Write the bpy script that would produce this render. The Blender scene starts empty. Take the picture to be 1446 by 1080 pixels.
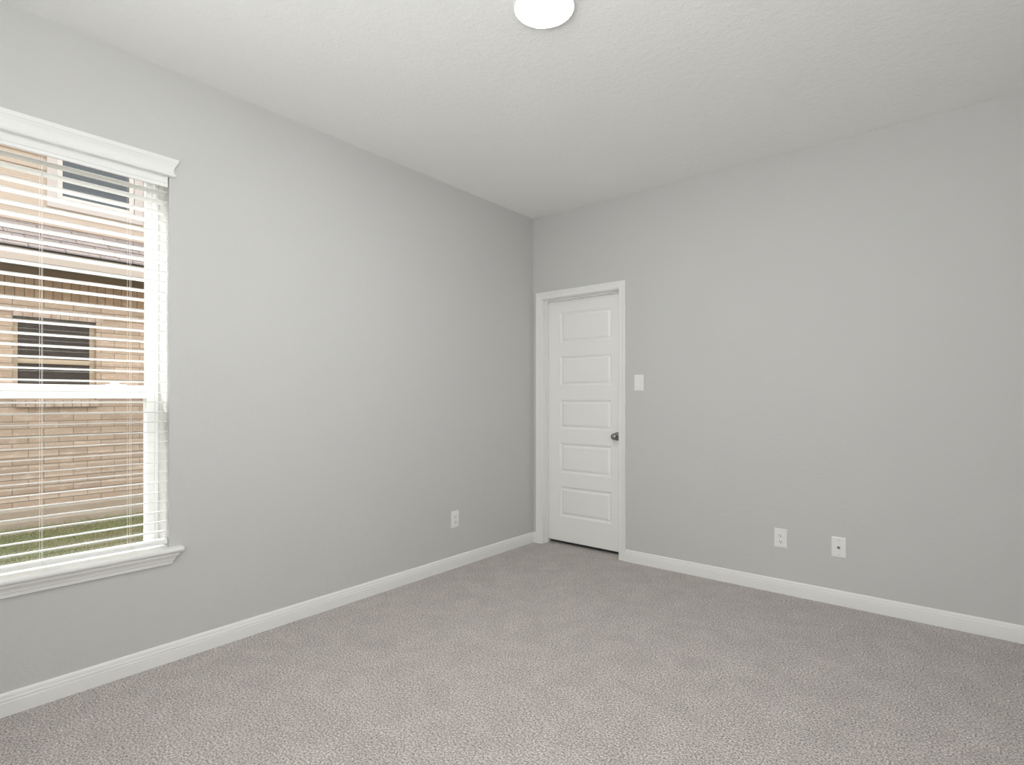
import bpy, math, random
from mathutils import Vector, Matrix
random.seed(7)
PI = math.pi
S = bpy.context.scene
C = S.collection

# ---------------------------------------------------------------- camera, sky, exposure
cam_d = bpy.data.cameras.new('camera')
cam = bpy.data.objects.new('camera', cam_d); C.objects.link(cam)
cam.location = (2.8591, -3.7488, 1.2186)
cam.rotation_euler = (PI/2, 0, math.radians(39.5335))
cam_d.sensor_fit = 'HORIZONTAL'; cam_d.sensor_width = 36.0
cam_d.lens = 36.0*782.006/1446.0
cam_d.shift_y = 22.563/1446.0
cam_d.clip_start = 0.02; cam_d.clip_end = 200
S.camera = cam

W = bpy.data.worlds.new('overcast_sky'); S.world = W; W.use_nodes = True
bg = W.node_tree.nodes['Background']
bg.inputs['Color'].default_value = (0.93, 0.97, 1.0, 1)
SKY = 3.6
nt_ = W.node_tree
tc = nt_.nodes.new('ShaderNodeTexCoord'); sx_ = nt_.nodes.new('ShaderNodeSeparateXYZ'); mr_ = nt_.nodes.new('ShaderNodeMapRange')
nt_.links.new(tc.outputs['Generated'], sx_.inputs[0]); nt_.links.new(sx_.outputs['Z'], mr_.inputs['Value'])
mr_.inputs['To Min'].default_value = 0.30*SKY; mr_.inputs['To Max'].default_value = 1.25*SKY
nt_.links.new(mr_.outputs['Result'], bg.inputs['Strength'])
LAMP = 106.0
sun_d = bpy.data.lights.new('hazy_sun', 'SUN'); sun_d.energy = 12.0; sun_d.angle = math.radians(25); sun_d.color = (1.0, 0.985, 0.96)
sun = bpy.data.objects.new('hazy_sun', sun_d); C.objects.link(sun)
sun.rotation_euler = Vector((0.60, 0.22, -0.80)).to_track_quat('-Z', 'Y').to_euler()
# added fill lamp in a made-up window opening behind the viewer
rear_fill_d = bpy.data.lights.new('added_rear_fill', 'AREA'); rear_fill_d.shape = 'RECTANGLE'; rear_fill_d.size = 1.16; rear_fill_d.size_y = 1.56; rear_fill_d.energy = 24.0; rear_fill_d.color = (0.97, 0.99, 1.0)
rear_fill = bpy.data.objects.new('added_rear_fill', rear_fill_d); C.objects.link(rear_fill)
rear_fill.location = (2.60, -4.285, 1.50); rear_fill.rotation_euler = (math.radians(90), 0, 0)
# added bounce fill near the camera, turned up at the ceiling
fl_d = bpy.data.lights.new('added_bounce_fill', 'AREA'); fl_d.shape = 'DISK'; fl_d.size = 0.25; fl_d.energy = 27.5; fl_d.color = (0.985, 1.0, 1.0)
fl = bpy.data.objects.new('added_bounce_fill', fl_d); C.objects.link(fl)
fl.location = (2.70, -3.90, 1.50); fl.rotation_euler = Vector((-.3, .1, .9)).to_track_quat('-Z', 'Y').to_euler()

S.view_settings.view_transform = 'Standard'
S.view_settings.look = 'None'
S.view_settings.gamma = 1.0
S.view_settings.use_curve_mapping = False
S.view_settings.exposure = 0.10
S.cycles.max_bounces = 14
S.cycles.diffuse_bounces = 9
S.cycles.glossy_bounces = 5
S.cycles.transparent_max_bounces = 24

# ---------------------------------------------------------------- helpers
class MB:
    def __init__(s): s.v = []; s.f = []
    def quad(s, *p):
        n = len(s.v); s.v += [tuple(q) for q in p]; s.f.append(tuple(range(n, n+len(p))))
    def box(s, x0, x1, y0, y1, z0, z1):
        n = len(s.v)
        s.v += [(x0,y0,z0),(x1,y0,z0),(x1,y1,z0),(x0,y1,z0),(x0,y0,z1),(x1,y0,z1),(x1,y1,z1),(x0,y1,z1)]
        s.f += [tuple(n+i for i in q) for q in ((0,3,2,1),(4,5,6,7),(0,1,5,4),(1,2,6,5),(2,3,7,6),(3,0,4,7))]
        return s
    def loft(s, rings, close=True, caps=True):
        n = len(s.v); m = len(rings[0])
        for r in rings: s.v += [tuple(p) for p in r]
        for i in range(len(rings)-1):
            for j in range(m if close else m-1):
                k = (j+1) % m
                s.f.append((n+i*m+j, n+i*m+k, n+(i+1)*m+k, n+(i+1)*m+j))
        if caps:
            s.f.append(tuple(n+j for j in reversed(range(m))))
            s.f.append(tuple(n+(len(rings)-1)*m+j for j in range(m)))
        return s
    def lathe(s, prof, origin=(0,0,0), axis='z', n=32):
        o = Vector(origin); rings = []
        for r, h in prof:
            ring = []
            for i in range(n):
                a = 2*PI*i/n; c, d = r*math.cos(a), r*math.sin(a)
                ring.append(o + Vector({'z': (c,d,h), 'y': (c,h,d), 'x': (h,c,d)}[axis]))
            rings.append(ring)
        return s.loft(rings)
    def tube(s, pts, r, n=8):
        P = [Vector(p) for p in pts]; rings = []
        for i, p in enumerate(P):
            t = (P[min(i+1, len(P)-1)] - P[max(i-1, 0)]).normalized()
            u = t.cross(Vector((0.31,0.87,0.38))).normalized(); w = t.cross(u)
            rings.append([p + r*(math.cos(2*PI*k/n)*u + math.sin(2*PI*k/n)*w) for k in range(n)])
        return s.loft(rings)
    def build(s, name, mat, parent=None, bevel=0, smooth=False, origin=None, segs=2):
        me = bpy.data.meshes.new(name)
        o_ = Vector(origin) if origin else Vector((0,0,0))
        me.from_pydata([tuple(Vector(p)-o_) for p in s.v], [], s.f)
        import bmesh
        bm = bmesh.new(); bm.from_mesh(me); bmesh.ops.recalc_face_normals(bm, faces=bm.faces)
        bm.to_mesh(me); bm.free(); me.update()
        if smooth:
            me.polygons.foreach_set('use_smooth', [True]*len(me.polygons))
            try: me.set_sharp_from_angle(angle=math.radians(smooth if smooth > 1 else 40))
            except Exception: pass
        me.materials.append(mat)
        o = bpy.data.objects.new(name, me); C.objects.link(o)
        if parent is not None:
            o.parent = parent
            o.location = o_ - parent.location if origin else -Vector(parent.location)
        else:
            o.location = o_
        if bevel:
            b = o.modifiers.new('edge', 'BEVEL'); b.width = bevel; b.segments = segs; b.limit_method = 'ANGLE'; b.angle_limit = math.radians(40)
        return o

def tag(o, label=None, cat=None, group=None, kind=None):
    if label: o['label'] = label
    if cat: o['category'] = cat
    if group: o['group'] = group
    if kind: o['kind'] = kind
    return o
def empty(name, loc, label, cat, group=None, kind=None):
    o = bpy.data.objects.new(name, None); C.objects.link(o); o.location = loc; o.empty_display_size = 0.05
    return tag(o, label, cat, group, kind)
def copy_tree(o, parent=None):
    c = o.copy(); C.objects.link(c)
    if parent is not None: c.parent = parent
    for ch in list(o.children): copy_tree(ch, c)
    return c

# ---------------------------------------------------------------- materials
def nt(name):
    m = bpy.data.materials.new(name); m.use_nodes = True
    return m, m.node_tree, m.node_tree.nodes['Principled BSDF']
def N(t, kind, **kw):
    n = t.nodes.new(kind)
    for k, v in kw.items():
        if k in n.inputs: n.inputs[k].default_value = v
        else: setattr(n, k, v)
    return n
def plain(name, col, rough=0.5, metal=0.0, spec=None):
    m, t, b = nt(name)
    b.inputs['Base Color'].default_value = (*col, 1); b.inputs['Roughness'].default_value = rough
    b.inputs['Metallic'].default_value = metal
    if spec is not None: b.inputs['Specular IOR Level'].default_value = spec
    return m
def painted(name, col, rough, scale, strength, dist=0.002, var=0.02):
    m, t, b = nt(name)
    g = N(t, 'ShaderNodeNewGeometry')
    n1 = N(t, 'ShaderNodeTexNoise', Scale=scale, Detail=3.0, Roughness=0.55)
    n2 = N(t, 'ShaderNodeTexNoise', Scale=scale*0.33, Detail=2.0)
    t.links.new(g.outputs['Position'], n1.inputs['Vector']); t.links.new(g.outputs['Position'], n2.inputs['Vector'])
    ad = N(t, 'ShaderNodeMath', operation='ADD')
    t.links.new(n1.outputs['Fac'], ad.inputs[0]); t.links.new(n2.outputs['Fac'], ad.inputs[1])
    bp = N(t, 'ShaderNodeBump', Strength=strength, Distance=dist)
    t.links.new(ad.outputs[0], bp.inputs['Height']); t.links.new(bp.outputs['Normal'], b.inputs['Normal'])
    b.inputs['Base Color'].default_value = (*col, 1)
    b.inputs['Roughness'].default_value = rough
    b.inputs['Specular IOR Level'].default_value = 0.25
    return m
def carpet_mat():
    m, t, b = nt('cut_pile_carpet')
    g = N(t, 'ShaderNodeNewGeometry')
    fine = N(t, 'ShaderNodeTexNoise', Scale=135.0, Detail=3.5, Roughness=0.75)
    tuft = N(t, 'ShaderNodeTexVoronoi', Scale=110.0)
    patch = N(t, 'ShaderNodeTexNoise', Scale=7.5, Detail=5.0, Roughness=0.62, Distortion=0.6)
    broad = N(t, 'ShaderNodeTexNoise', Scale=1.1, Detail=2.0)
    for n in (fine, tuft, patch, broad): t.links.new(g.outputs['Position'], n.inputs['Vector'])
    r = N(t, 'ShaderNodeValToRGB'); r.color_ramp.elements[0].position = 0.36; r.color_ramp.elements[1].position = 0.64
    r.color_ramp.elements[0].color = (0.185, 0.160, 0.143, 1); r.color_ramp.elements[1].color = (0.90, 0.84, 0.80, 1)
    t.links.new(fine.outputs['Fac'], r.inputs['Fac'])
    pr = N(t, 'ShaderNodeMapRange'); pr.inputs['From Min'].default_value = 0.35; pr.inputs['From Max'].default_value = 0.65
    pr.inputs['To Min'].default_value = 0.93; pr.inputs['To Max'].default_value = 1.07
    t.links.new(patch.outputs['Fac'], pr.inputs['Value'])
    mx = N(t, 'ShaderNodeMix', data_type='RGBA', blend_type='MULTIPLY'); mx.inputs['Factor'].default_value = 1
    t.links.new(r.outputs['Color'], mx.inputs[6]); t.links.new(pr.outputs['Result'], mx.inputs[7])
    t.links.new(mx.outputs[2], b.inputs['Base Color'])
    h = N(t, 'ShaderNodeMath', operation='SUBTRACT')
    t.links.new(fine.outputs['Fac'], h.inputs[0]); t.links.new(tuft.outputs['Distance'], h.inputs[1])
    bp = N(t, 'ShaderNodeBump', Strength=0.95, Distance=0.006)
    t.links.new(h.outputs[0], bp.inputs['Height']); t.links.new(bp.outputs['Normal'], b.inputs['Normal'])
    b.inputs['Roughness'].default_value = 1.0; b.inputs['Specular IOR Level'].default_value = 0.05
    b.inputs['Sheen Weight'].default_value = 0.15
    return m
def brick_mat(name, c1, c2, c3, mortar, w, h, rot=False, shift=(0,0), msize=0.0045):
    m, t, b = nt(name)
    g = N(t, 'ShaderNodeNewGeometry')
    sp = N(t, 'ShaderNodeSeparateXYZ'); t.links.new(g.outputs['Position'], sp.inputs[0])
    cb = N(t, 'ShaderNodeCombineXYZ')
    ay = N(t, 'ShaderNodeMath', operation='SUBTRACT'); ay.inputs[1].default_value = shift[0]
    az = N(t, 'ShaderNodeMath', operation='SUBTRACT'); az.inputs[1].default_value = shift[1]
    t.links.new(sp.outputs['Y'], ay.inputs[0]); t.links.new(sp.outputs['Z'], az.inputs[0])
    t.links.new(ay.outputs[0], cb.inputs[0]); t.links.new(az.outputs[0], cb.inputs[1])
    br = N(t, 'ShaderNodeTexBrick', Scale=1.0)
    br.offset = 0.0 if rot else 0.5; br.squash = 1.0
    br.inputs['Brick Width'].default_value = w; br.inputs['Row Height'].default_value = h
    br.inputs['Mortar Size'].default_value = msize; br.inputs['Mortar Smooth'].default_value = 0.2
    br.inputs['Bias'].default_value = -0.15
    br.inputs['Color1'].default_value = (*c1,1); br.inputs['Color2'].default_value = (*c2,1); br.inputs['Mortar'].default_value = (*mortar,1)
    t.links.new(cb.outputs[0], br.inputs['Vector'])
    ns = N(t, 'ShaderNodeTexNoise', Scale=9.0, Detail=5.0, Roughness=0.7)
    mp = N(t, 'ShaderNodeMapping'); mp.inputs['Scale'].default_value = (1, 1, 2.6)
    t.links.new(g.outputs['Position'], mp.inputs[0]); t.links.new(mp.outputs[0], ns.inputs['Vector'])
    rp = N(t, 'ShaderNodeMapRange'); rp.inputs['From Min'].default_value = 0.52; rp.inputs['From Max'].default_value = 0.72
    rp.inputs['To Min'].default_value = 0.0; rp.inputs['To Max'].default_value = 0.75
    t.links.new(ns.outputs['Fac'], rp.inputs['Value'])
    mx = N(t, 'ShaderNodeMix', data_type='RGBA')
    t.links.new(rp.outputs['Result'], mx.inputs['Factor']); t.links.new(br.outputs['Color'], mx.inputs[6]); mx.inputs[7].default_value = (*c3, 1)
    m2 = N(t, 'ShaderNodeMix', data_type='RGBA'); m2.inputs[7].default_value = (*mortar, 1)
    t.links.new(br.outputs['Fac'], m2.inputs['Factor']); t.links.new(mx.outputs[2], m2.inputs[6])
    fn = N(t, 'ShaderNodeTexNoise', Scale=120.0, Detail=3.0)
    t.links.new(g.outputs['Position'], fn.inputs['Vector'])
    fr = N(t, 'ShaderNodeMapRange'); fr.inputs['To Min'].default_value = 0.75; fr.inputs['To Max'].default_value = 1.25
    t.links.new(fn.outputs['Fac'], fr.inputs['Value'])
    m3 = N(t, 'ShaderNodeMix', data_type='RGBA', blend_type='MULTIPLY'); m3.inputs['Factor'].default_value = 1
    t.links.new(m2.outputs[2], m3.inputs[6]); t.links.new(fr.outputs['Result'], m3.inputs[7])
    t.links.new(m3.outputs[2], b.inputs['Base Color'])
    iv = N(t, 'ShaderNodeMath', operation='SUBTRACT'); iv.inputs[0].default_value = 1.0
    t.links.new(br.outputs['Fac'], iv.inputs[1])
    bp = N(t, 'ShaderNodeBump', Strength=0.8, Distance=0.006)
    t.links.new(iv.outputs[0], bp.inputs['Height']); t.links.new(bp.outputs['Normal'], b.inputs['Normal'])
    b.inputs['Roughness'].default_value = 0.9; b.inputs['Specular IOR Level'].default_value = 0.15
    return m
def mottled(name, ca, cb_, scale, rough=0.9, stretch=(1,1,1), bump=0.3):
    m, t, b = nt(name)
    g = N(t, 'ShaderNodeNewGeometry'); mp = N(t, 'ShaderNodeMapping'); mp.inputs['Scale'].default_value = stretch
    ns = N(t, 'ShaderNodeTexNoise', Scale=scale, Detail=5.0, Roughness=0.65)
    t.links.new(g.outputs['Position'], mp.inputs[0]); t.links.new(mp.outputs[0], ns.inputs['Vector'])
    r = N(t, 'ShaderNodeValToRGB'); r.color_ramp.elements[0].position = 0.36; r.color_ramp.elements[1].position = 0.64
    r.color_ramp.elements[0].color = (*ca,1); r.color_ramp.elements[1].color = (*cb_,1)
    t.links.new(ns.outputs['Fac'], r.inputs['Fac']); t.links.new(r.outputs['Color'], b.inputs['Base Color'])
    bp = N(t, 'ShaderNodeBump', Strength=bump, Distance=0.005)
    t.links.new(ns.outputs['Fac'], bp.inputs['Height']); t.links.new(bp.outputs['Normal'], b.inputs['Normal'])
    b.inputs['Roughness'].default_value = rough; b.inputs['Specular IOR Level'].default_value = 0.15
    return m
def clear_glass():
    m, t, b = nt('window_glass'); t.nodes.remove(b)
    out = t.nodes['Material Output']
    lw = N(t, 'ShaderNodeLayerWeight', Blend=0.5)
    p5 = N(t, 'ShaderNodeMath', operation='POWER'); p5.inputs[1].default_value = 5.0
    fr = N(t, 'ShaderNodeMath', operation='MULTIPLY_ADD'); fr.inputs[1].default_value = 0.96; fr.inputs[2].default_value = 0.04
    t.links.new(lw.outputs['Facing'], p5.inputs[0]); t.links.new(p5.outputs[0], fr.inputs[0])
    tr = N(t, 'ShaderNodeBsdfTransparent'); tr.inputs['Color'].default_value = (0.97, 0.98, 0.975, 1)
    gl = N(t, 'ShaderNodeBsdfGlossy', Roughness=0.0)
    mx = N(t, 'ShaderNodeMixShader')
    t.links.new(fr.outputs[0], mx.inputs[0]); t.links.new(tr.outputs[0], mx.inputs[1]); t.links.new(gl.outputs[0], mx.inputs[2])
    t.links.new(mx.outputs[0], out.inputs['Surface'])
    return m
def screen_mat():
    m, t, b = nt('insect_mesh')
    out = t.nodes['Material Output']
    b.inputs['Base Color'].default_value = (0.10, 0.10, 0.105, 1); b.inputs['Roughness'].default_value = 0.6
    tr = N(t, 'ShaderNodeBsdfTransparent')
    mx = N(t, 'ShaderNodeMixShader'); mx.inputs[0].default_value = 0.2
    t.links.new(tr.outputs[0], mx.inputs[1]); t.links.new(b.outputs[0], mx.inputs[2])
    t.links.new(mx.outputs[0], out.inputs['Surface'])
    return m
def glow(name, col, strength):
    m, t, b = nt(name)
    b.inputs['Base Color'].default_value = (0.9,0.9,0.88,1)
    b.inputs['Emission Color'].default_value = (*col,1); b.inputs['Emission Strength'].default_value = strength
    return m
def shingle_mat():
    return brick_mat('asphalt_shingle', (0.33,0.27,0.25), (0.23,0.19,0.18), (0.40,0.34,0.32), (0.07,0.055,0.05), 0.30, 0.062, msize=0.004, shift=(0,0))
def grass_mat():
    m, t, b = nt('lawn_grass')
    g = N(t, 'ShaderNodeNewGeometry')
    ns = N(t, 'ShaderNodeTexNoise', Scale=2.2, Detail=4.0, Roughness=0.7)
    mp = N(t, 'ShaderNodeMapping'); mp.inputs['Scale'].default_value = (2.5, 0.7, 1)
    t.links.new(g.outputs['Position'], mp.inputs[0]); t.links.new(mp.outputs[0], ns.inputs['Vector'])
    r = N(t, 'ShaderNodeValToRGB'); r.color_ramp.elements[0].position = 0.40; r.color_ramp.elements[1].position = 0.60
    r.color_ramp.elements[0].color = (0.30, 0.25, 0.11, 1); r.color_ramp.elements[1].color = (0.17, 0.25, 0.06, 1)
    t.links.new(ns.outputs['Fac'], r.inputs['Fac']); t.links.new(r.outputs['Color'], b.inputs['Base Color'])
    b.inputs['Roughness'].default_value = 0.8; b.inputs['Specular IOR Level'].default_value = 0.15
    return m

M = dict(
    wall=painted('wall_paint', (0.595, 0.594, 0.583), 0.75, 80.0, 0.45),
    ceiling=painted('ceiling_paint', (0.87, 0.87, 0.862), 0.85, 75.0, 0.7, 0.003),
    trim=plain('white_trim_paint', (0.84, 0.84, 0.82), 0.40, spec=0.35),
    door=plain('white_door_paint', (0.87, 0.87, 0.845), 0.42, spec=0.35),
    vinyl=plain('white_vinyl', (0.84, 0.84, 0.83), 0.35, spec=0.4),
    slat=plain('white_slat', (0.86, 0.86, 0.85), 0.45, spec=0.35),
    cord=plain('white_cord', (0.75, 0.74, 0.71), 0.8),
    plastic=plain('white_plastic', (0.84, 0.84, 0.82), 0.35, spec=0.4),
    slot=plain('dark_slot', (0.02, 0.02, 0.02), 0.6),
    screw=plain('plate_screw', (0.52, 0.52, 0.50), 0.4, metal=0.2),
    nickel=plain('satin_nickel', (0.36, 0.34, 0.315), 0.24, metal=1.0),
    brass=plain('coax_metal', (0.28, 0.27, 0.25), 0.35, metal=1.0),
    carpet=carpet_mat(), glass=clear_glass(), mesh=screen_mat(),
    lamp=glow('lit_diffuser', (0.985, 1.0, 1.0), LAMP),
    brick=brick_mat('tan_brick', (0.52,0.39,0.295), (0.40,0.295,0.22), (0.68,0.57,0.49), (0.27,0.21,0.155), 0.254, 0.0762, shift=(-2.49,0.06)),
    soldier=brick_mat('shaded_soldier_brick', (0.33,0.22,0.135), (0.23,0.152,0.092), (0.44,0.33,0.225), (0.14,0.10,0.065), 0.0785, 0.254, rot=True, shift=(-2.6,2.25)),  # darkened so the course carries the eave's shade in its colour
    sillbrick=mottled('sill_brick', (0.44,0.32,0.25), (0.60,0.49,0.42), 14.0),
    mortar=plain('mortar', (0.19,0.16,0.13), 0.95),
    concrete=mottled('foundation_concrete', (0.40,0.325,0.25), (0.48,0.395,0.31), 5.0, stretch=(1,0.5,2)),
    siding=mottled('peach_siding', (0.47,0.375,0.300), (0.49,0.39,0.312), 3.0, bump=0.05),
    housetrim=plain('pale_pink_trim', (0.52,0.455,0.42), 0.7),
    fascia=plain('pinkish_fascia', (0.50,0.425,0.370), 0.7),
    soffit=plain('shade_brown_soffit', (0.15,0.097,0.040), 0.8),  # brown of soffit and frieze holds the shade under the eave
    shingle=shingle_mat(),
    drip_shade=plain('dark_drip_and_shade', (0.03,0.022,0.018), 0.9, spec=0.05),  # also colours the strip of shade under the lintel
    tanframe=plain('tan_window_frame', (0.46,0.36,0.255), 0.6),
    creamframe=plain('cream_window_frame', (0.62,0.57,0.53), 0.6),
    darkglass=plain('dark_window_glass', (0.012,0.010,0.011), 0.03, spec=0.5),
    skyglass=plain('sky_tinted_glass', (0.030, 0.036, 0.044), 0.03, spec=0.9),  # bluish base colour stands in for part of the sky reflection
    soil=mottled('lawn_soil', (0.14,0.115,0.06), (0.12,0.14,0.05), 6.0, stretch=(2.5,0.7,1)),
    grass=grass_mat(),
    paver=plain('plain_floor', (0.3,0.3,0.3), 0.9),
)

# ---------------------------------------------------------------- room shell
H = 2.743; RX = 3.35; RY = -4.25
WY0, WY1, WZ0, WZ1 = -3.688, -2.780, 0.505, 2.300       # window opening in the left wall
DX0, DX1, DZ = 0.0775, 0.8325, 2.064                    # door opening in the right wall
def st(o, label, cat): return tag(o, label, cat, kind='structure')
m = MB(); m.box(-0.14, 0, RY-.12, WY0, -0.05, H+.02); m.box(-0.14, 0, WY1, 0.125, -0.05, H+.02)
m.box(-0.14, 0, WY0, WY1, -0.05, WZ0); m.box(-0.14, 0, WY0, WY1, WZ1, H+.02)
st(m.build('wall_left', M['wall']), 'light grey textured wall with the blind-covered window', 'wall')
m = MB(); m.box(0, DX0, 0, 0.125, -0.05, H+.02); m.box(DX1, RX+.12, 0, 0.125, -0.05, H+.02); m.box(DX0, DX1, 0, 0.125, DZ, H+.02)
st(m.build('wall_right', M['wall']), 'light grey textured wall holding the white door', 'wall')
m = MB(); m.box(0, 2.0, RY-.12, RY, -0.05, H+.02); m.box(3.2, RX+.12, RY-.12, RY, -0.05, H+.02); m.box(2.0, 3.2, RY-.12, RY, -0.05, .70); m.box(2.0, 3.2, RY-.12, RY, 2.30, H+.02)  # opening added to let in the rear fill light
st(m.build('wall_rear', M['wall']), 'light grey wall behind the viewer', 'wall')
st(MB().box(RX, RX+.12, RY, 0, -0.05, H+.02).build('wall_side', M['wall']), 'light grey wall facing the window wall', 'wall')
st(MB().box(0, RX, RY, 0, H, H+.15).build('ceiling', M['ceiling']), 'pale textured ceiling carrying the round light', 'ceiling')
m = MB(); m.box(0, RX, RY, 0.0, -0.1, 0); m.box(DX0, DX1, 0, 0.125, -0.1, 0)
st(m.build('floor', M['carpet']), 'beige cut pile carpet floor', 'floor')
m = MB(); m.box(-0.45, -0.4, 0.13, 1.2, 0, 2.6); m.box(1.4, 1.45, 0.13, 1.2, 0, 2.6); m.box(-0.45, 1.45, 1.2, 1.25, 0, 2.6)  # unseen box added to keep sky light from leaking under the door
m.box(-0.45, 1.45, 0.13, 1.25, 2.6, 2.65); m.box(-0.45, 1.45, 0.13, 1.25, -0.06, 0)
st(m.build('light_block_shell', M['paver']), 'unseen shell behind the white door, added to block sky light', 'wall')

BASE = [(0,.014),(.052,.014),(.0545,.0125),(.057,.0125),(.059,.0137),(.066,.0125),(.0685,.0100),(.071,.0105),(.080,.0090),(.0855,.0055),(.088,0.0005)]
def ring_x(y, d=1):  # profile rings for a board lying along y on the wall x=0
    return [(0.0005, y, 0.0)] + [(t, y, z) for z, t in BASE]
m = MB(); m.loft([ring_x(RY+.001), ring_x(-.001)])
st(m.build('baseboard_left', M['trim']), 'white moulded baseboard under the window wall', 'baseboard')
def ring_y(x): return [(x, -0.0005, 0.0)] + [(x, -t, z) for z, t in BASE]
m = MB(); m.loft([ring_y(0.8735), ring_y(RX-.001)]); m.loft([ring_y(0.0145), ring_y(0.0355)])
st(m.build('baseboard_right', M['trim']), 'white moulded baseboard running right from the door', 'baseboard')

# ---------------------------------------------------------------- door, jamb and casing
cas = empty('trim_1', (0.4545, 0, 0), 'white moulded casing and jamb around the panelled door', 'door frame', kind='structure')
PROF = [(0.0,0.0005),(0.0,.0075),(.003,.0100),(.008,.0112),(.013,.0108),(.0155,.0085),(.018,.0090),(.032,.0115),(.040,.0140),(.046,.0160),(.053,.0165),(.0565,.0150),(.0565,.0005)]
xl, xr, zt = 0.0930, 0.8165, 2.0485
rings = [[(xl-u, -h, 0.0) for u, h in PROF], [(xl-u, -h, zt+u) for u, h in PROF], [(xr+u, -h, zt+u) for u, h in PROF], [(xr+u, -h, 0.0) for u, h in PROF]]
m = MB(); m.loft(rings); m.build('casing', M['trim'], cas)
jl, jr, jt = 0.0975, 0.8120, 2.0440
m = MB(); m.box(DX0, jl, 0.0, 0.125, 0, jt+.02); m.box(jr, DX1, 0.0, 0.125, 0, jt+.02); m.box(jl, jr, 0.0, 0.125, jt, jt+.02)
m.build('jamb', M['trim'], cas, bevel=.0015)
m = MB(); m.box(jl, jl+.011, .046, .0795, 0, jt); m.box(jr-.011, jr, .046, .0795, 0, jt); m.box(jl+.011, jr-.011, .046, .0795, jt-.011, jt)
m.build('door_stop', M['trim'], cas, bevel=.002)
# slab: five raised panels moulded into one sheet
sx0, sx1, sz0, sz1, fy, by = 0.1000, 0.8095, 0.030, 2.0410, 0.0840, 0.1190
px0, px1 = 0.2150, 0.7060
PZ = [(0.2360, 0.4860), (0.5980, 0.8465), (0.9650, 1.2070), (1.3240, 1.5700), (1.6805, 1.9350)]
m = MB()
m.quad((sx0,fy,sz0),(px0,fy,sz0),(px0,fy,sz1),(sx0,fy,sz1)); m.quad((px1,fy,sz0),(sx1,fy,sz0),(sx1,fy,sz1),(px1,fy,sz1))
zz = [sz0] + [v for p in PZ for v in p] + [sz1]
for i in range(0, len(zz), 2): m.quad((px0,fy,zz[i]),(px1,fy,zz[i]),(px1,fy,zz[i+1]),(px0,fy,zz[i+1]))
for z0, z1 in PZ:
    last = None
    for k, (u, d) in enumerate(((0,0),(.0015,.0030),(.007,.0052),(.014,.0115),(.017,.0120),(.020,.0112),(.034,.0035),(.037,.0030))):
        r = [(px0+u,fy+d,z0+u),(px1-u,fy+d,z0+u),(px1-u,fy+d,z1-u),(px0+u,fy+d,z1-u)]
        if last:
            for j in range(4): m.quad(last[j], last[(j+1)%4], r[(j+1)%4], r[j])
        last = r
    m.quad(*last)
m.quad((sx0,by,sz0),(sx1,by,sz0),(sx1,by,sz1),(sx0,by,sz1))
for a, b in (((sx0,sz0),(sx1,sz0)),((sx1,sz0),(sx1,sz1)),((sx1,sz1),(sx0,sz1)),((sx0,sz1),(sx0,sz0))):
    m.quad((a[0],fy,a[1]),(b[0],fy,b[1]),(b[0],by,b[1]),(a[0],by,a[1]))
# weld so normals come out right
def weld(o, d=1e-5):
    import bmesh
    bm = bmesh.new(); bm.from_mesh(o.data); bmesh.ops.remove_doubles(bm, verts=bm.verts, dist=d)
    bmesh.ops.recalc_face_normals(bm, faces=bm.faces); bm.to_mesh(o.data); bm.free()
    return o
door = m.build('door_1', M['door'], origin=(0.4545, 0.10, 0.0))
st(door, 'white five-panel interior door, closed, with a dark gap above the carpet', 'door')
kx, kz = 0.7560, 0.9250
m = MB().lathe([(0.0,0.0),(.0325,0.0),(.0325,-.004),(.030,-.0075),(.020,-.010),(.0125,-.013),(.0110,-.020),(.0115,-.030),(.016,-.034),(.0225,-.041),(.0260,-.050),(.0265,-.057),(.0235,-.065),(.0165,-.0705),(.008,-.073),(0.0,-.0735)], (kx, fy-.0003, kz), 'y', 40)
k = m.build('door_knob', M['nickel'], door, smooth=50); k['label'] = 'satin nickel knob'

# ---------------------------------------------------------------- window: head crown, sill, unit
oy0, oy1 = WY0, WY1
def rect_rings(prof, y0, y1):
    return [[(-.0005*0+0.0005, y0-p, z), (p, y0-p, z), (p, y1+p, z), (0.0005, y1+p, z)] for z, p in prof]
head = MB().loft(rect_rings([(2.2440,.0190),(2.2455,.0225),(2.2490,.0245),(2.2530,.0240),(2.2560,.0205),(2.2600,.0190),(2.2700,.0175),(2.2800,.0185),(2.2900,.0215),(2.2985,.0265),(2.3030,.0275),(2.3045,.0300),(2.3080,.0310),(2.3150,.0330),(2.3215,.0340),(2.3220,.0335)], oy0, oy1-.004))
st(head.build('trim_2', M['trim']), 'white crown moulding across the top of the window', 'trim')
sill = empty('trim_3', (0, -3.234, 0.53), 'white window stool and apron under the blind', 'window sill', kind='structure')
# stool: flat board with a rounded nose and horns past the opening
zt_, zb_ = 0.5300, 0.5060
nose = [(0.000,zb_),(.034,zb_),(.040,zb_+.0025),(.0445,zb_+.008),(.0455,zb_+.013),(.0440,zb_+.019),(.0395,zb_+.023),(.034,zt_),(0.000,zt_)]
def nz(y, s=1.0): return [(x*s if i not in (0,8) else 0.0003, y, z) for i, (x, z) in enumerate(nose)]
m = MB(); m.loft([nz(oy0-.050, .92), nz(oy0-.046), nz(oy1+.046), nz(oy1+.050, .92)]); m.box(-.131, .0004, oy0+.001, oy1-.001, zb_, zt_)
m.build('stool', M['trim'], sill, smooth=35)
m = MB().loft(rect_rings([(.4530,.0100),(.4545,.0120),(.4600,.0130),(.4690,.0150),(.4720,.0185),(.4790,.0200),(.4880,.0250),(.4950,.0320),(.5000,.0335),(.5055,.0340)], oy0+.002, oy1-.002))
m.build('apron', M['trim'], sill)

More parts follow.
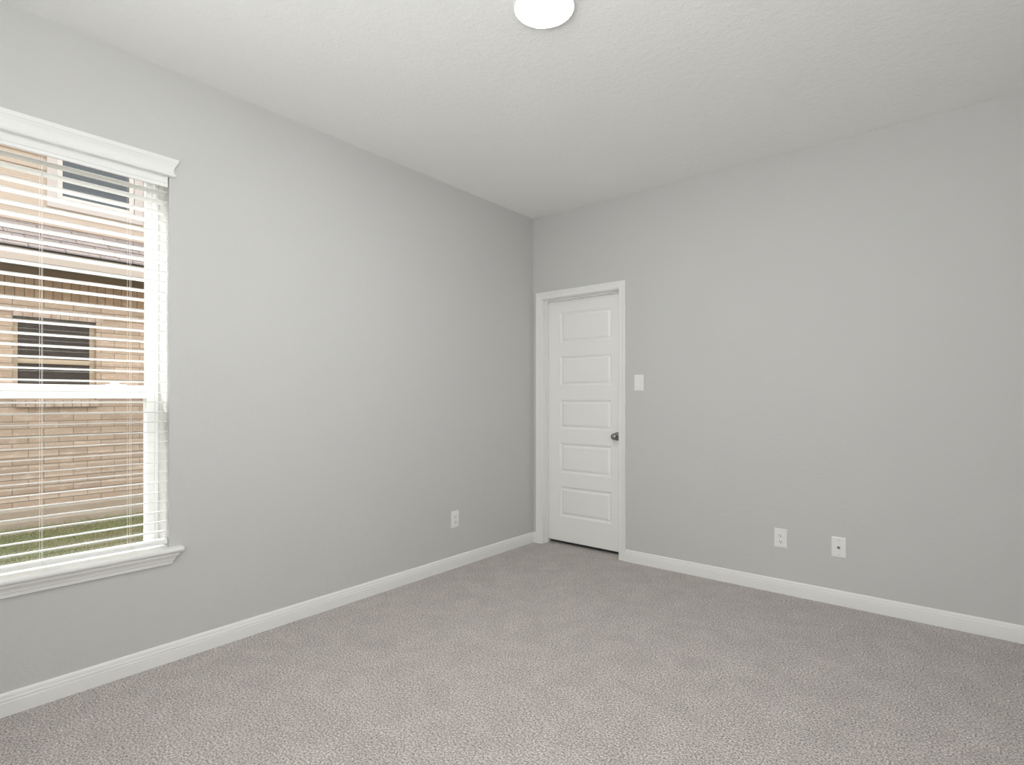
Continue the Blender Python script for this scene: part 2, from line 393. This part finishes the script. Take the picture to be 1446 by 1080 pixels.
win = empty('window_1', (-0.17, -3.234, WZ0), 'white vinyl single-hung window in the left wall, behind the blind', 'window', kind='structure')
def frame_rect(m, x0, x1, y0, y1, z0, z1, wy, wzb, wzt):
    m.box(x0,x1,y0,y0+wy,z0,z1); m.box(x0,x1,y1-wy,y1,z0,z1); m.box(x0,x1,y0+wy,y1-wy,z0,z0+wzb); m.box(x0,x1,y0+wy,y1-wy,z1-wzt,z1)
    return m
m = MB(); frame_rect(m, -.215, -.1335, oy0+.001, oy1-.001, WZ0+.0005, WZ1-.001, .014, .006, .010)
m.box(-.215,-.205, oy0+.015, oy0+.024, WZ0+.03, WZ1-.02); m.box(-.215,-.205, oy1-.024, oy1-.015, WZ0+.03, WZ1-.02)
m.build('window_frame', M['vinyl'], win, bevel=.0015)
gy0, gy1 = oy0+.015, oy1-.015
us = frame_rect(MB(), -.198, -.172, gy0, gy1, 1.232, WZ1-.012, .027, .040, .026).build('upper_sash', M['vinyl'], win, bevel=.003)
MB().box(-.187, -.183, gy0+.026, gy1-.026, 1.271, WZ1-.037).build('pane', M['glass'], us).location = (0,0,0)
ls = frame_rect(MB(), -.168, -.138, gy0, gy1, WZ0+.007, 1.2790, .034, .025, .060).build('lower_sash', M['vinyl'], win, bevel=.003)
MB().box(-.1555, -.1515, gy0+.033, gy1-.033, WZ0+.031, 1.2200).build('pane', M['glass'], ls).location = (0,0,0)
for yc in (-2.946, -3.522):
    m = MB(); m.box(-.166,-.140, yc-.037, yc+.037, 1.2790, 1.2835); m.lathe([(0,0),(.011,0),(.011,.008),(.008,.010),(0,.010)], (-.152,yc,1.2830), 'z', 20)
    m.loft([[(-.146,yc-.004,1.2850),(-.134,yc-.030,1.2850),(-.130,yc-.027,1.2850),(-.141,yc+.004,1.2850)],[(-.146,yc-.004,1.2915),(-.134,yc-.030,1.2905),(-.130,yc-.027,1.2905),(-.141,yc+.004,1.2915)]])
    m.build('sash_lock', M['vinyl'], ls, bevel=.001).location = (0,0,0)
sc = frame_rect(MB(), -.2120, -.2030, gy0+.010, gy1-.010, WZ0+.009, 1.262, .016, .016, .014).build('insect_screen', M['vinyl'], win, bevel=.001)
m = MB(); m.quad((-.2075,gy0+.024,WZ0+.024),(-.2075,gy1-.024,WZ0+.024),(-.2075,gy1-.024,1.25),(-.2075,gy0+.024,1.25))
sm = m.build('screen_mesh', M['mesh'], sc); sm.location = (0,0,0); sm['label'] = 'dark fine insect mesh'

m = MB(); frame_rect(m, 2.001, 3.199, RY-.10, RY-.05, .701, 2.299, .0001, .04, .04); m.box(2.001, 2.041, RY-.10, RY-.05, .741, 2.259); m.box(3.159, 3.199, RY-.10, RY-.05, .741, 2.259); m.box(2.041, 3.159, RY-.09, RY-.06, 1.47, 1.52)  # unseen window, added only to hold the rear fill lamp
st(m.build('added_fill_window', M['vinyl']), 'added white frame around the fill-light opening behind the viewer', 'window')

# ---------------------------------------------------------------- blind
bl = empty('venetian_blind', (-.034, -3.234, WZ1), 'white two-inch slat venetian blind, lowered with slats open, in the window recess', 'blind')
sy0, sy1 = oy0+.005, oy1-.005
m = MB(); m.box(-.063, -.014, sy0, sy1, 2.2140, 2.2985); m.build('headrail', M['slat'], bl, bevel=.002)
vp = [(-.0125,2.1960),(-.0060,2.1960),(-.0045,2.1985),(-.0050,2.2110),(-.0030,2.2130),(-.0022,2.2145),(-.0045,2.2165),(-.0040,2.2380),(-.0022,2.2420),(-.0022,2.2500),(-.0060,2.2545),(-.0125,2.2545)]
m = MB(); m.loft([[(x,sy0,z) for x,z in vp],[(x,sy1,z) for x,z in vp]]); m.build('valance', M['slat'], bl)
# one slat, slightly crowned, then copies that share its mesh
TILT = math.radians(5.0)
top = [(-.025,0),(-.0245,.0012),(-.0125,.0024),(0,.0029),(.0125,.0024),(.0245,.0012),(.025,0),(.0245,-.0012),(.0125,-.0004),(0,0),(-.0125,-.0004),(-.0245,-.0012)]
m = MB(); m.loft([[(x,sy0,z) for x,z in top],[(x,sy1,z) for x,z in top]])
sl = m.build('slat', M['slat'], bl, smooth=30)
NS, ZS, PITCH = 35, 0.6010, 0.0462
for i in range(NS):
    o = sl if i == 0 else sl.copy()
    if i: C.objects.link(o); o.parent = bl
    # local frame of the blind root: y is already in world numbers in the mesh
    o.location = (0.0, 3.234 + random.uniform(-.0008, .0008), ZS + PITCH*i - WZ1)
    o.rotation_euler = (random.uniform(-.0007,.0007), -TILT + random.uniform(-.012, .012), 0)
m = MB(); m.loft([[(x,sy0,z) for x,z in [(-.0595,.5470),(-.0590,.5450),(-.0125,.5450),(-.0095,.5480),(-.0090,.5560),(-.0110,.5620),(-.0160,.5650),(-.0560,.5650),(-.0595,.5620)]],
                  [(x,sy1,z) for x,z in [(-.0595,.5470),(-.0590,.5450),(-.0125,.5450),(-.0095,.5480),(-.0090,.5560),(-.0110,.5620),(-.0160,.5650),(-.0560,.5650),(-.0595,.5620)]]])
m.build('bottom_rail', M['slat'], bl, smooth=40)
for yl in (-2.929, -3.234, -3.539):
    m = MB(); m.tube([(-.0070,yl,2.216),(-.0070,yl,.5600)], .0005, 6); m.tube([(-.0605,yl,2.216),(-.0605,yl,.5500)], .0005, 6)
    for i in range(NS):
        z = ZS + PITCH*i - .0026; m.tube([(-.0070,yl,z+.0024),(-.0605,yl,z-.0024)], .0004, 5)
    m.build('ladder_cord', M['cord'], bl)
    m = MB(); m.tube([(-.034,yl+.002,2.216),(-.034,yl+.002,.562)], .0008, 6); m.build('lift_cord', M['cord'], bl)
    m = MB(); m.tube([(-.0075,yl,.5610),(-.0080,yl+.004,.5560),(-.0084,yl+.002,.5500),(-.0070,yl+.008,.5450),(-.0055,yl+.011,.5400)], .0008, 6)
    m.lathe([(0,-.002),(.0022,-.0015),(.0028,.0005),(.0018,.0025),(0,.003)], (-.0055,yl+.011,.5395), 'z', 12)
    m.build('cord_end', M['cord'], bl)

# ---------------------------------------------------------------- ceiling light
lx, ly = 1.6053, -2.0366
cl = empty('ceiling_light', (lx, ly, H), 'round white flush ceiling light, lit, with a frosted dome', 'ceiling light')
m = MB().lathe([(0,0),(.1140,0),(.1160,-.003),(.1180,-.024),(.1182,-.031),(.1172,-.0330),(.1160,-.0335),(.1125,-.0335),(.1115,-.0325),(.1115,-.027),(0,-.027)], (lx,ly,H-.0003), 'z', 64)
m.build('base_pan', M['plastic'], cl, smooth=40)
m = MB().lathe([(0,-.0275),(.1112,-.0275),(.1112,-.0300),(.1080,-.0312),(.0950,-.0322),(.0750,-.0329),(.0500,-.0334),(.0250,-.0336),(.002,-.0337),(0,-.0337)], (lx,ly,H), 'z', 64)
m.build('diffuser', M['lamp'], cl, smooth=60)

# ---------------------------------------------------------------- outlets, switch, cable plate (built facing +x at the origin)
def plate(m, w=.075, h=.119):
    a, b = w/2, h/2
    m.loft([[(x,s*(a-i),t*(b-i)) for s,t in ((-1,-1),(1,-1),(1,1),(-1,1))] for x,i in ((0.0,0.0),(.0025,0.0),(.0048,.0025),(.0056,.0060))])
    return m
def screw(m_, y, z, x=.0056):
    return MB().lathe([(0,0),(.0032,0),(.0030,.0009),(.0014,.0013),(0,.0013)], (x,y,z), 'x', 16)
def face(name, label, cat, group=None): return empty(name, (0,0,0), label, cat, group)
def make_outlet(label):
    t = face('wall_outlet', label, 'outlet', 'duplex wall outlets')
    plate(MB()).build('cover_plate', M['plastic'], t)
    for s in (-1, 1):
        zc = s*.0195
        ring = []
        for i in range(28):
            a = 2*PI*i/28; ring.append((.0172*math.cos(a), max(-.0125, min(.0125, .0172*math.sin(a)))))
        m = MB().loft([[(.0050, y, zc+z) for y, z in ring], [(.0066, y, zc+z) for y, z in ring], [(.0072, y*.93, zc+z*.93) for y, z in ring]])
        r = m.build('receptacle', M['plastic'], t, smooth=30)
        MB().box(.0068,.0074,-.0076,-.0050,zc-.0012,zc+.0068).build('slot', M['slot'], r)
        MB().box(.0068,.0074,.0050,.0076,zc-.0004,zc+.0060).build('slot', M['slot'], r)
        MB().lathe([(0,0),(.0032,0),(.0032,.0006),(0,.0006)], (.0068,0,zc-.0070), 'x', 16).build('ground_hole', M['slot'], r)
    screw(None, 0, 0).build('screw', M['plastic'], t)
    return t
ROT = -PI/2        # +x facing turned to face -y (the right wall)
o1 = make_outlet('white duplex outlet low on the window wall, left of the door')
o2 = copy_tree(o1); o2['label'] = 'white duplex outlet on the right wall, beside the cable plate'
o1.location = (0.0003, -.932, .350)
o2.location = (1.9500, -.0003, .3450); o2.rotation_euler = (0,0,ROT)
cp = face('cable_plate', 'white cable jack plate on the right wall, right of the outlet', 'wall plate')
plate(MB()).build('cover_plate', M['plastic'], cp)
c_ = MB().lathe([(0,0),(.0080,0),(.0080,.0026),(.0050,.0030),(.0048,.0105),(.0034,.0108),(.0030,.0080),(0,.0080)], (.0054,0,-.001), 'x', 6 if False else 20).build('coax_connector', M['brass'], cp, smooth=35); c_['label'] = 'dark metal threaded jack'
for z in (-.0415, .0415): screw(None, 0, z).build('screw', M['screw'], cp)
cp.location = (2.2660, -.0003, .3410); cp.rotation_euler = (0,0,ROT)
ls_ = face('light_switch', 'white rocker light switch beside the door casing', 'light switch')
plate(MB()).build('cover_plate', M['plastic'], ls_)
m = MB(); frame_rect(m, .0050, .0066, -.0175, .0175, -.0345, .0345, .0015, .0015, .0015); m.build('switch_bezel', M['plastic'], ls_)
m = MB(); m.loft([[(.0050,-.0155,-.0325),(.0050,.0155,-.0325),(.0050,.0155,.0325),(.0050,-.0155,.0325)],[(.0092,-.0152,-.0320),(.0092,.0152,-.0320),(.0058,.0152,.0320),(.0058,-.0152,.0320)]])
m.build('rocker', M['plastic'], ls_, bevel=.0006)
for z in (-.0485, .0485): screw(None, 0, z).build('screw', M['plastic'], ls_)
ls_.location = (.9805, -.0003, 1.3345); ls_.rotation_euler = (0,0,ROT)

# ---------------------------------------------------------------- outdoors
GZ = -0.150
st(MB().box(-12, -0.36, -11, 8, GZ-.3, GZ).build('ground', M['soil']), 'bare soil of the side yard under the grass', 'ground')
m = MB()
m.box(-.255, -.145, -6.5, WY0-.01, GZ, 3.0); m.box(-.255, -.145, WY1+.01, 2.5, GZ, 3.0)
m.box(-.255, -.145, WY0-.01, WY1+.01, GZ, WZ0-.004); m.box(-.255, -.145, WY0-.01, WY1+.01, WZ1+.120, 3.0)
st(m.build('wall_outside', M['brick']), 'tan brick outer face of the window wall', 'wall')
m = MB()
for i in range(26000):
    x = -4.75 + random.random()**1.0*2.6; y = -4.6 + random.random()*4.8
    h = random.uniform(.018, .045) * (1.5 if x < -4.70 else 1.0); a = random.random()*2*PI; w = random.uniform(.0025,.0045)
    dx, dy = math.cos(a), math.sin(a); b = random.uniform(.2, 1.0)*h; a2 = random.random()*2*PI
    n = len(m.v)
    m.v += [(x-dx*w, y-dy*w, GZ-.002), (x+dx*w, y+dy*w, GZ-.002), (x+math.cos(a2)*b, y+math.sin(a2)*b, GZ+h)]
    m.f.append((n, n+1, n+2))
tag(m.build('grass', M['grass']), 'patchy green and brown lawn grass between the two houses', 'grass', kind='stuff')

nh = empty('neighbor_house', (-4.8, -2.2, GZ), 'two-storey neighbouring house of tan brick and peach siding outside the window', 'house')
NX = -4.800; Y0, Y1 = -9.0, 6.0
wy0, wy1, wz0, wz1 = -2.614, -1.900, 1.195, 2.083
m = MB()
m.box(NX-.11, NX, Y0, wy0, .06, 2.52); m.box(NX-.11, NX, wy1, Y1, .06, 2.52); m.box(NX-.11, NX, wy0, wy1, .06, wz0); m.box(NX-.11, NX, wy0, wy1, wz1, 2.52)
m.build('brick_wall', M['brick'], nh)
MB().box(NX-.12, NX+.004, Y0, Y1, GZ-.1, .060).build('foundation', M['concrete'], nh)
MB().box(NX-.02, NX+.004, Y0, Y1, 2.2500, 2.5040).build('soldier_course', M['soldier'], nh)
m = MB(); y = wy0
while y < wy1+.0: m.box(NX-.02, NX+.003, y+.003, y+.0755, wz1, wz1+.089); y += .0785
m.build('brick_lintel', M['sillbrick'], nh)
MB().box(NX-.02, NX+.001, wy0-.004, wy1+.02, wz1-.004, wz1+.092).build('mortar_bed', M['mortar'], nh)
m = MB(); y = wy0+.018
while y < wy1-.04: m.box(NX-.10, NX+.038, y+.003, y+.0755, 1.127, 1.200); y += .0785
m.build('brick_sill', M['sillbrick'], nh, bevel=.002)
MB().box(NX-.10, NX+.030, wy0+.020, wy1-.010, 1.131, 1.196).build('sill_mortar', M['mortar'], nh)
# lower window
fx = NX-.060
lw = frame_rect(MB(), fx-.04, fx, wy0, wy1, wz0, wz1, .048, .05, .05).build('window_frame', M['tanframe'], nh, bevel=.003)
def kid(mb, name, mat, par, **kw):
    o = mb.build(name, mat, par, **kw); o.location = (0,0,0); return o
kid(MB().box(fx-.03, fx+.006, wy0+.046, wy1-.046, 1.593, 1.645), 'meeting_rail', M['tanframe'], lw, bevel=.003)
kid(MB().box(fx-.030, fx-.026, wy0+.04, wy1-.04, 1.64, wz1-.04), 'pane', M['darkglass'], lw)
kid(MB().box(fx-.018, fx-.014, wy0+.04, wy1-.04, wz0+.04, 1.60), 'pane', M['darkglass'], lw)
MB().box(NX-.058, NX-.008, wy0+.001, wy1-.001, wz1-.020, wz1-.001).build('lintel_shade_strip', M['drip_shade'], nh)  # dark strip standing in for the shade under the lintel
# eave
ex = -4.450
MB().box(ex-.02, ex, Y0, Y1, 2.602, 2.725).build('fascia', M['fascia'], nh)
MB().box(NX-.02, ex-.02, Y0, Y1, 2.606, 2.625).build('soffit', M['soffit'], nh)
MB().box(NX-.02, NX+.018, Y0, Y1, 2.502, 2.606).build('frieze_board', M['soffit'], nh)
MB().box(ex-.02, ex+.016, Y0, Y1, 2.725, 2.743).build('drip_edge', M['drip_shade'], nh)
# skirt roof in overlapping courses
UX = -5.000; r0, r1 = (ex+.030, 2.744), (UX, 3.120); n_c = 7
m = MB()
for i in range(n_c):
    xa = r0[0]+(r1[0]-r0[0])*i/n_c; za = r0[1]+(r1[1]-r0[1])*i/n_c; xb = r0[0]+(r1[0]-r0[0])*(i+1)/n_c; zb = r0[1]+(r1[1]-r0[1])*(i+1)/n_c
    rows = random.random()
    y = Y0 - rows*.3
    while y < Y1:
        w = random.choice((.14,.2,.28,.34)); t = random.choice((.009,.009,.017))
        m.loft([[(xa,y,za),(xa,y+w-.004,za),(xa,y+w-.004,za+t),(xa,y,za+t)],[(xb,y,zb),(xb,y+w-.004,zb),(xb,y+w-.004,zb+.003),(xb,y,zb+.003)]])
        y += w
m.quad((r0[0]-.005,Y0,r0[1]-.002),(r0[0]-.005,Y1,r0[1]-.002),(r1[0],Y1,r1[1]-.002),(r1[0],Y0,r1[1]-.002))
m.build('roof', M['shingle'], nh)
# upper storey: lap siding, window
m = MB(); z = 3.06; uy0, uy1, uz0, uz1 = -2.215, -1.480, 3.440, 4.95
TOP = 5.35
def lap(y0, y1, z, e):
    m.loft([[(UX-.10,y0,z),(UX+.014,y0,z),(UX+.002,y0,z+e),(UX-.10,y0,z+e)],[(UX-.10,y1,z),(UX+.014,y1,z),(UX+.002,y1,z+e),(UX-.10,y1,z+e)]])
E_ = .1500; z = 2.98
while z < TOP:
    if z+E_ > uz0 and z < uz1: lap(Y0, uy0, z, E_); lap(uy1, Y1, z, E_)
    else: lap(Y0, Y1, z, E_)
    z += E_
m.build('lap_siding', M['siding'], nh)
MB().box(UX-.8, UX+.40, Y0, Y1, TOP, TOP+.18).build('upper_eave', M['fascia'], nh)
uw = frame_rect(MB(), UX-.03, UX+.022, uy0, uy1, uz0, uz1, .048, .050, .05).build('window_frame', M['creamframe'], nh, bevel=.003)
kid(MB().box(UX-.01, UX-.006, uy0+.04, uy1-.04, uz0+.04, uz1-.04), 'pane', M['skyglass'], uw)
m = MB(); frame_rect(m, UX-.02, UX+.030, uy0-.090, uy1+.095, uz0-.098, uz1+.09, .090, .098, .09); m.build('window_trim', M['housetrim'], nh, bevel=.002)
for o in nh.children:
    pass
